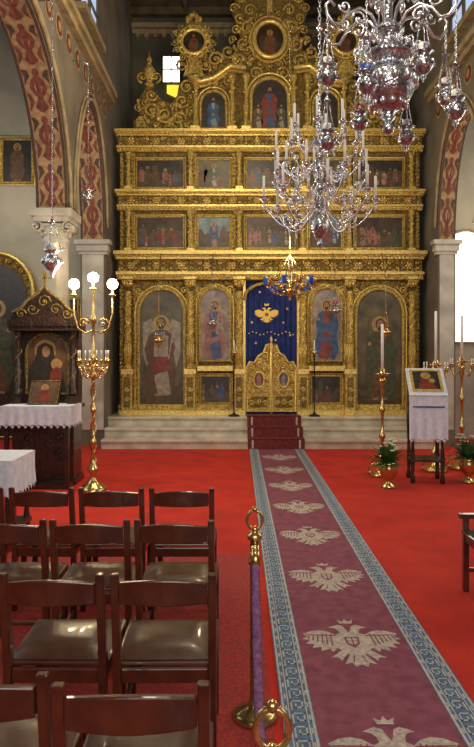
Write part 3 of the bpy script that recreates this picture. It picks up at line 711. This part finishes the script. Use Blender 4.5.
for k in range(3):
    a=2*pi*k/3; b.tube([(.1*math.cos(a),.1*math.sin(a),.33),(.015*math.cos(a),.015*math.sin(a),1.0)],.005,SILVERP,n=5)
b.chain(0,0,.75,ZC-3.48,SILVERP,r=.022,w=.005,step=.045)
b.tube([(0,0,ZC-3.48-.1),(0,0,ZC-3.48-.002)],.03,SILVERP)
b.done(loc=(.975,4.0,3.48))

# small chandelier with blue glasses
b=B('gilt_chandelier_with_blue_glass')
b.lathe([(.003,-.3),(.03,-.27),(.012,-.24),(.06,-.18),(.09,-.12),(.06,-.06),(.03,-.02),(.05,.03),(.03,.08),(.02,.2),(.05,.24),(.02,.3),(.01,.42)],(0,0,0),BRASS,n=16)
b.tube([(.3*math.cos(a*pi/16),.3*math.sin(a*pi/16),-.02) for a in range(32)],.01,BRASS,n=5,closed=True)
for k in range(10):
    a=2*pi*k/10; M=Matrix.Rotation(a,4,'Z')
    b.tube([(.04,0,-.1),(.15,0,-.2),(.26,0,-.17),(.34,0,-.08),(.38,0,-.06)],.009,BRASS,n=5,M=M)
    b.lathe([(.012,-.06),(.028,-.03),(.034,.04),(.04,.07)],(.38*math.cos(a),.38*math.sin(a),0),BLUEG if k%2 else BRASS,n=10)
    b.spiral(.18,-.08,0,.06,BRASS,th=.01,M=M); b.spiral(.2,.1,0,.05,BRASS,th=.008,M=M,d=-1)
    b.tube([(.3,0,-.02),(.02,0,.4)],.004,BRASS,n=4,M=M)
    b.ball((.3*math.cos(a),.3*math.sin(a),-.1),.022,BLUEG,n=8,sz=1.6)
b.chain(0,0,.42,ZC-2.8,BRASS,r=.016,w=.004,step=.036); b.tube([(0,0,ZC-2.8-.1),(0,0,ZC-2.8-.002)],.03,BRASS)
b.done(loc=(.82,9.6,2.8))

# ------------------------------------------------------------------ candle stands
STEM=[(.22,0),(.23,.02),(.2,.05),(.12,.09),(.06,.14),(.045,.2),(.09,.24),(.095,.28),(.045,.33),(.03,.4),(.035,.55),(.06,.58),(.062,.62),(.03,.66),(.026,.8),(.03,.95),(.055,.98),(.058,1.02),(.028,1.06),(.024,1.2),(.03,1.38),(.06,1.42),(.06,1.46),(.03,1.5)]
def feet(b,r=.24):
    for k in range(3):
        a=2*pi*k/3+.5; M=Matrix.Rotation(a,4,'Z'); b.tube([(.05,0,.16),(.14,0,.15),(.2,0,.07),(r+.02,0,.03),(r+.05,0,.035)],[.025,.022,.02,.022,.014],BRASS,n=8,M=M); b.ball((r+.03,0,.03),.03,BRASS,M=M,n=8)
b=B('brass_candelabrum')
b.lathe([(r*.75,z) for r,z in STEM]+[(.02,1.6),(.05,1.66),(.022,1.7),(.018,2.05),(.036,2.1),(.045,2.14),(.018,2.2),(.014,2.48),(.03,2.51),(.02,2.53)],(0,0,0),BRASS,n=18)
for ph in (0,pi): b.tube([(.032*math.cos(ph+k*.5),.032*math.sin(ph+k*.5),.33+.66*k/30*1.6) for k in range(31)],.010,BRASS,n=5)
RG=.185
b.tube([(RG*math.cos(a*pi/16),RG*math.sin(a*pi/16),1.56) for a in range(32)],.012,BRASS,n=6,closed=True)
for k in range(8):
    a=2*pi*k/8; M=Matrix.Rotation(a,4,'Z'); b.tube([(.03,0,1.46),(.08,0,1.40),(.14,0,1.44),(RG,0,1.56)],.010,BRASS,n=6,M=M); b.spiral(.11,1.5,0,.045,BRASS,M=M,th=.009)
    candle(b,RG*math.cos(a),RG*math.sin(a),1.62,.12,.010,BRASS,.03)
bl=[(-.24,2.57),(0,2.65),(.24,2.57)]
for x,z in bl:
    if x: b.tube([(0,0,2.0),(x*.4,0,1.96),(x*.8,0,2.02),(x,0,2.2),(x,0,z-.1)],.012,BRASS,n=6); b.spiral(x*.5,2.08,0,.07,BRASS,th=.011)
    b.lathe([(.012,-.16),(.045,-.14),(.046,-.13),(.018,-.12),(.018,-.05),(.022,-.045)],(x,0,z),BRASS,n=12)
    b.ball((x,0,z),.066,BULB,n=16)
CX,CY=-1.79,7.72
b.done(loc=(CX,CY,.001))
for x,z in bl:
    L=bpy.data.lights.new('bulb_light','POINT'); L.energy=26; L.color=(1,.76,.42); L.shadow_soft_size=.05
    o=bpy.data.objects.new('bulb_light',L); scene.collection.objects.link(o); o.location=(CX+x,CY-.13,z+.02)
def stand(x,y,h,ch=.5,name='brass_candle_stand',cups=True):
    b=B(name); feet(b,.15); k=h/1.5
    b.lathe([(r*.75,z*k) for r,z in STEM],(0,0,0),BRASS,n=16)
    b.lathe([(.02,0),(.1,.03),(.11,.045),(.03,.05),(.035,.1),(.028,.11)],(0,0,h),BRASS,n=18)
    b.lathe([(.02,.1),(.02,ch),(.01,ch+.01)],(0,0,h),CANDLE,n=10); b.tube([(0,0,h+ch),(0,0,h+ch+.02)],.002,IRON,n=4)
    if cups:
        for q in range(6):
            a=2*pi*q/6; b.tube([(.02*math.cos(a),.02*math.sin(a),h*.93),(.12*math.cos(a),.12*math.sin(a),h*.88),(.17*math.cos(a),.17*math.sin(a),h*.96)],.008,BRASS,n=5); candle(b,.17*math.cos(a),.17*math.sin(a),h*.98,.1,.009,BRASS,.03)
    b.done(loc=(x,y,.001))
stand(2.02,8.62,1.38,.72,cups=False); stand(2.87,8.95,1.5,.8); stand(3.3,9.1,1.55,.7)
for u in (237,311):
    b=B('iron_lamp_stand'); b.lathe([(.11,0),(.11,.02),(.03,.04),(.012,.08),(.012,1.1),(.03,1.12),(.012,1.14)],(0,0,0),IRON,n=12)
    b.lathe([(.012,1.12),(.05,1.18),(.055,1.22)],(0,0,0),BRASS,n=12); b.lathe([(.012,1.2),(.012,1.42)],(0,0,0),CANDLE,n=8)
    b.done(loc=(ix(u)+(.04 if u>270 else -.06),11.62,.511))

# ------------------------------------------------------------------ cloth drape
def drape(b,path,zt,zb,m=CLOTH,amp=.012,lace=True,f=26):
    P=[Vector((p[0],p[1])) for p in path]; seg=[]; 
    for i in range(len(P)-1):
        L=(P[i+1]-P[i]).length; n=max(2,int(L/.02))
        t=(P[i+1]-P[i]).normalized(); nn=Vector((t.y,-t.x))
        for k in range(n+(1 if i==len(P)-2 else 0)): seg.append((P[i].lerp(P[i+1],k/n),nn))
    vs=[];fs=[];R=5
    for i,(p,nn) in enumerate(seg):
        for j in range(R+1):
            t=j/R; o=amp*t*(1+math.sin(i*.02*f*2)) ; z=zt+(zb-zt)*t
            if j==R and lace: z+= .014*abs(math.sin(i*pi/4))
            q=p+nn*o; vs.append((q.x,q.y,z))
    for i in range(len(seg)-1):
        for j in range(R): a=i*(R+1)+j; fs.append((a,a+R+1,a+R+2,a+1))
    b.add(vs,fs,m,True)
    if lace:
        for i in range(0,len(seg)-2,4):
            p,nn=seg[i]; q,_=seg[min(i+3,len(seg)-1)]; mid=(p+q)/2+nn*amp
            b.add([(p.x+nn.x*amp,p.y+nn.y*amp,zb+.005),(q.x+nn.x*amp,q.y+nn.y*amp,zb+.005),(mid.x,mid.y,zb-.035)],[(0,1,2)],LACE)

# icon shrine
b=B('icon_shrine')
W=.43
b.box(-W,W,-.02,.42,0,.08,DWOOD); b.box(-W+.03,W-.03,.0,.40,.08,.98,DWOOD); b.box(-W-.01,W+.01,-.04,.42,.98,1.03,DWOOD)
for s in(-1,1):
    b.box(s*.2-.15,s*.2+.15,-.012,.0,.18,.88,DWOOD); b.box(s*.2-.11,s*.2+.11,-.02,-.012,.24,.82,DWOOD); b.spiral(s*.2,.6,-.02,.07,DWOOD,d=s,th=.014); b.spiral(s*.2,.42,-.02,.07,DWOOD,d=-s,th=.014)
b.box(-W+.02,W-.02,.22,.40,1.03,2.15,DWOOD)
for s in(-1,1):
    x=s*(W-.07); b.box(x-.06,x+.06,.03,.22,1.03,1.15,DWOOD)
    b.lathe([(.05,0),(.055,.03),(.035,.06),(.045,.35),(.03,.4),(.035,.75),(.055,.82),(.06,.85)],(x,.11,1.15),DWOOD,n=12)
    b.tube([(x+.04*math.cos(k*.6),.11+.04*math.sin(k*.6),1.2+.75*k/30) for k in range(31)],.010,GOLDD,n=5)
b.box(-W-.02,W+.02,.0,.42,2.0,2.06,DWOOD); b.box(-W-.03,W+.03,-.02,.42,2.06,2.14,DWOOD)
P=[(-W-.02,2.14),(W+.02,2.14),(W-.02,2.24),(.3,2.3),(.22,2.4),(.1,2.48),(0,2.58),(-.1,2.48),(-.22,2.4),(-.3,2.3),(-W+.02,2.24)]
b.prism(P,.05,.14,DWOOD); b.tube([(p[0],.05,p[1]) for p in P[2:]],.02,GOLDD,n=6)
for x,z,r,d in [(-.3,2.22,.07,1),(.3,2.22,.07,-1),(-.15,2.28,.08,-1),(.15,2.28,.08,1),(0,2.38,.09,1)]: b.spiral(x,z,.045,r,GOLDD,d=d,th=.014)
b.box(-.015,.015,.07,.1,2.56,2.78,GOLDD); b.box(-.07,.07,.07,.1,2.68,2.71,GOLDD)
P=archpoly(0,1.17,.56,.8); b.prism(P,.2,.22,P_BRN); frame(b,P,.19,.022,GOLDD)
b.plate(circ(-.03,1.74,.145,24),.198,P_HAL); b.plate([(-.26,1.2),(.24,1.2),(.2,1.5),(.1,1.64),(.07,1.8),(-.03,1.85),(-.13,1.8),(-.16,1.64),(-.25,1.5)],.196,P_DK)
b.plate(circ(-.02,1.73,.062,16,sx=.85,sz=1.2),.194,P_SK); b.plate(circ(.12,1.56,.075,16),.193,P_HAL); b.plate([(.03,1.24),(.2,1.26),(.19,1.48),(.12,1.54),(.04,1.46)],.192,P_RED); b.plate(circ(.115,1.56,.036,12,sz=1.2),.190,P_SK)
b.box(-W-.02,W+.02,-.30,.2,1.03,1.045,CLOTH)
b.box(-W+.02,W-.02,-.28,-.02,0.0,.06,DWOOD)
for s in(-1,1): b.box(s*(W-.05)-.025,s*(W-.05)+.025,-.27,-.22,.06,1.03,DWOOD)
drape(b,[(-W-.022,.2),(-W-.022,-.305),(W+.022,-.305),(W+.022,.2)],1.045,.80,amp=.009)
M=Matrix.Translation((.03,-.1,1.05))@Matrix.Rotation(-.45,4,'X')
b.box(-.2,.2,0,.03,0,.34,DWOOD,M=M); b.box(-.165,.165,-.006,0,.03,.31,P_BRN,M=M)
b.plate(circ(0,.23,.05,14),-.008,P_HAL,M=M); b.plate([(-.1,.04),(.1,.04),(.05,.2),(-.05,.2)],-.009,P_RED,M=M); b.plate(circ(0,.225,.03,12),-.011,P_SK,M=M)
b.tube([(-.18,-.005,.015),(.18,-.005,.015),(.18,-.005,.325),(-.18,-.005,.325)],.012,GOLDD,closed=True,M=M)
b.done(loc=(-2.52,8.05,.001))
b=B('cloth_covered_table')
b.box(-.5,.5,-.3,.3,.72,.75,DWOOD)
for sx in(-1,1):
    for sy in(-1,1): b.lathe([(.03,0),(.035,.1),(.022,.2),(.03,.5),(.035,.72)],(sx*.45,sy*.25,0),DWOOD,n=10)
b.box(-.5,.5,-.25,.25,.08,.12,DWOOD)
b.box(-.51,.51,-.31,.31,.75,.757,CLOTH); drape(b,[(-.512,.31),(-.512,-.312),(.512,-.312),(.512,.31),(-.5,.312)],.757,.44,amp=.016)
b.done(loc=(-2.52,5.85,.001))
# right icon lectern
b=B('icon_lectern'); 
for sx in(-1,1):
    for sy in(-1,1): b.lathe([(.03,0),(.035,.05),(.02,.12),(.032,.3),(.02,.5),(.03,.8),(.028,1.15)],(sx*.19,sy*.17,0),DWOOD,n=10)
b.box(-.21,.21,-.19,.19,.28,.31,DWOOD); b.box(-.21,.21,-.19,.19,1.05,1.14,DWOOD)
M=Matrix.Translation((0,-.23,1.14))@Matrix.Rotation(math.radians(42),4,'X')
b.box(-.24,.24,0,.5,0,.025,DWOOD,M=M); b.box(-.245,.245,-.005,.505,.025,.03,CLOTH,M=M)
for s in(-1,1): b.add([(s*.22,-.2,1.14),(s*.22,.14,1.14),(s*.22,.14,1.43)],[(0,1,2)],DWOOD)
b.box(-.2,.2,.06,.46,.03,.05,GOLDP,M=M); b.box(-.165,.165,.095,.425,.05,.053,P_DK,M=M)
def pl(poly,h,m): b.add([(x,y,h) for x,y in poly],[tuple(range(len(poly)))],m,M=M)
pl(circ(0,.34,.065,16),.0545,P_HAL); pl([(-.12,.1),(.12,.1),(.07,.27),(-.07,.27)],.0555,P_RED); pl(circ(0,.335,.038,12),.0565,P_SK); pl(circ(.07,.24,.04,12),.0575,P_HAL)
drape(b,[(-.245,-.24),(.245,-.24)],1.16,.58,amp=.014)
b.box(-.2,.2,-.262,-.256,1.0,1.02,P_BLU); 
b.done(loc=(2.52,8.3,.001),rotz=-.12)

# plants in brass urns
def plant(x,y,s=1.):
    b=B('potted_flowers'); rnd=random.Random(int(x*100))
    b.lathe([(.1,0),(.11,.02),(.05,.05),(.04,.09),(.09,.14),(.115,.2),(.12,.26),(.10,.3),(.11,.32)],(0,0,0),BRASS,n=20)
    for k in range(110):
        a=rnd.random()*6.28; L=.12+.17*rnd.random(); e=.2+1.2*rnd.random(); w=.016+.013*rnd.random()
        d=Vector((math.cos(a),math.sin(a),0)); q=Vector((-math.sin(a),math.cos(a),0)); vs=[];fs=[]
        for j in range(6):
            t=j/5; p=Vector((0,0,.3))+d*(.02+L*t*math.cos(e)+.04*t*t)+Vector((0,0,L*1.5*t*math.sin(e)-.1*t*t)); ww=w*math.sin(pi*min(.97,t*.9+.1))
            vs+=[p-q*ww,p+Vector((0,0,-.005)),p+q*ww]
        for j in range(5): fs+=[(3*j,3*j+1,3*j+4,3*j+3),(3*j+1,3*j+2,3*j+5,3*j+4)]
        b.add(vs,fs,GREEN,True)
    for k in range(12):
        a=rnd.random()*6.28; r=.05+.1*rnd.random(); z=.47+.16*rnd.random(); c=(r*math.cos(a),r*math.sin(a),z)
        b.tube([(0,0,.3),(c[0]*.6,c[1]*.6,z-.08),c],.003,GREEN,n=4)
        for q in range(6):
            t=q*pi/3; b.ball((c[0]+.018*math.cos(t),c[1]+.018*math.sin(t),c[2]),.014,WHITEF,n=6,sz=.5)
        b.ball(c,.010,EMB,n=6)
    b.done(loc=(x,y,.001))
plant(1.93,7.90); plant(3.06,8.20)
def framed(name,x,z,w,h,bg,rb,sd):
    b=B(name); scene_icon(b,-w/2,w/2,-h/2,h/2,0,bg,[(.5,.9,rb,P_BRN)],t=.035,seed=sd,single=True); b.done(loc=(x,12.16,z))
framed('framed_icon',-4.30,5.45,.6,.85,P_DK,P_BRN,3)
framed('framed_icon',-3.35,2.3,.5,.9,P_BR,P_BLU,4)
b=B('side_altar_screen')
P=archpoly(0,0,1.5,3.6); b.prism(P,-.08,0,GOLDD); frame(b,[(p[0]*.96,p[1]+.05) for p in P],-.09,.045,GOLDP); b.prism(archpoly(0,.05,1.2,3.35),-.1,-.08,P_DK)
saint(b,0,.9,1.9,-.105,P_GRN,P_BRN)
for k in range(14):
    a=pi*k/13; b.spiral(.66*math.cos(a),2.85+.66*math.sin(a),-.1,.06,GOLD,th=.014)
b.done(loc=(-4.7,12.198,.001))
b=B('baseboard_left'); b.box(-6.2,-6.17,-4,12.2,0,.15,DWOOD); b.done()
b=B('baseboard_right'); b.box(7.37,7.4,-4,12.2,0,.15,DWOOD); b.done()

# ------------------------------------------------------------------ lights
def area(name,loc,rot,sx,sy,e,col):
    L=bpy.data.lights.new(name,'AREA'); L.shape='RECTANGLE'; L.size=sx; L.size_y=sy; L.energy=e; L.color=col
    o=bpy.data.objects.new(name,L); scene.collection.objects.link(o); o.location=loc; o.rotation_euler=rot
def point(name,loc,e,col,r=.3):
    L=bpy.data.lights.new(name,'POINT'); L.energy=e; L.color=col; L.shadow_soft_size=r
    o=bpy.data.objects.new(name,L); scene.collection.objects.link(o); o.location=loc
area('west_fill_light',(.6,-3.7,4.2),(math.radians(80),0,0),4.5,3.5,300,(1,.96,.90))  # added frontal fill behind the camera; the west wall has no window
point('nave_fill_light',(.3,3.0,5.0),125,(1,.88,.68),.3)  # added warm fill above the frame, no fixture
point('nave_fill_light',(.1,7.6,6.1),250,(1,.83,.55),.3)  # second added nave fill, out of view, towards the iconostasis
point('chandelier_light',(.82,9.6,3.4),42,(1,.82,.52),.08)
area('aisle_side_fill_left',(-6.0,7,4.5),(0,math.radians(-90),0),3,5,120,(.85,.92,1))  # added cool side fill; no window in this aisle wall
area('aisle_side_fill_right',(7.2,7,4.5),(0,math.radians(90),0),3,5,150,(1,.95,.85))  # added warm side fill; the wall behind it is solid
point('sanctuary_fill_light',(.6,13.3,5.6),12,(1,.9,.7),.3)  # added fill hidden behind the iconostasis to brighten the apse wall
point('aisle_fill_left',(-4.4,10.2,4.6),60,(1,.85,.6),.2)  # added unseen fill for the left aisle, no fixture modelled
point('aisle_fill_right',(5.4,10.6,4.4),80,(1,.82,.55),.2)  # same kind of added unseen fill for the right aisle
w=bpy.data.worlds.new('world'); scene.world=w; w.use_nodes=True
w.node_tree.nodes['Background'].inputs['Color'].default_value=(.6,.65,.75,1); w.node_tree.nodes['Background'].inputs['Strength'].default_value=.2

# ------------------------------------------------------------------ camera
c=bpy.data.cameras.new('camera'); co=bpy.data.objects.new('camera',c); scene.collection.objects.link(co)
co.location=(0,0,1.75); co.rotation_euler=(pi/2,0,0); c.sensor_width=36; c.lens=620/747*36; c.shift_y=-23.5/747; c.clip_start=.05
scene.camera=co
scene.view_settings.view_transform='Standard'; scene.view_settings.look='None'; scene.view_settings.exposure=0
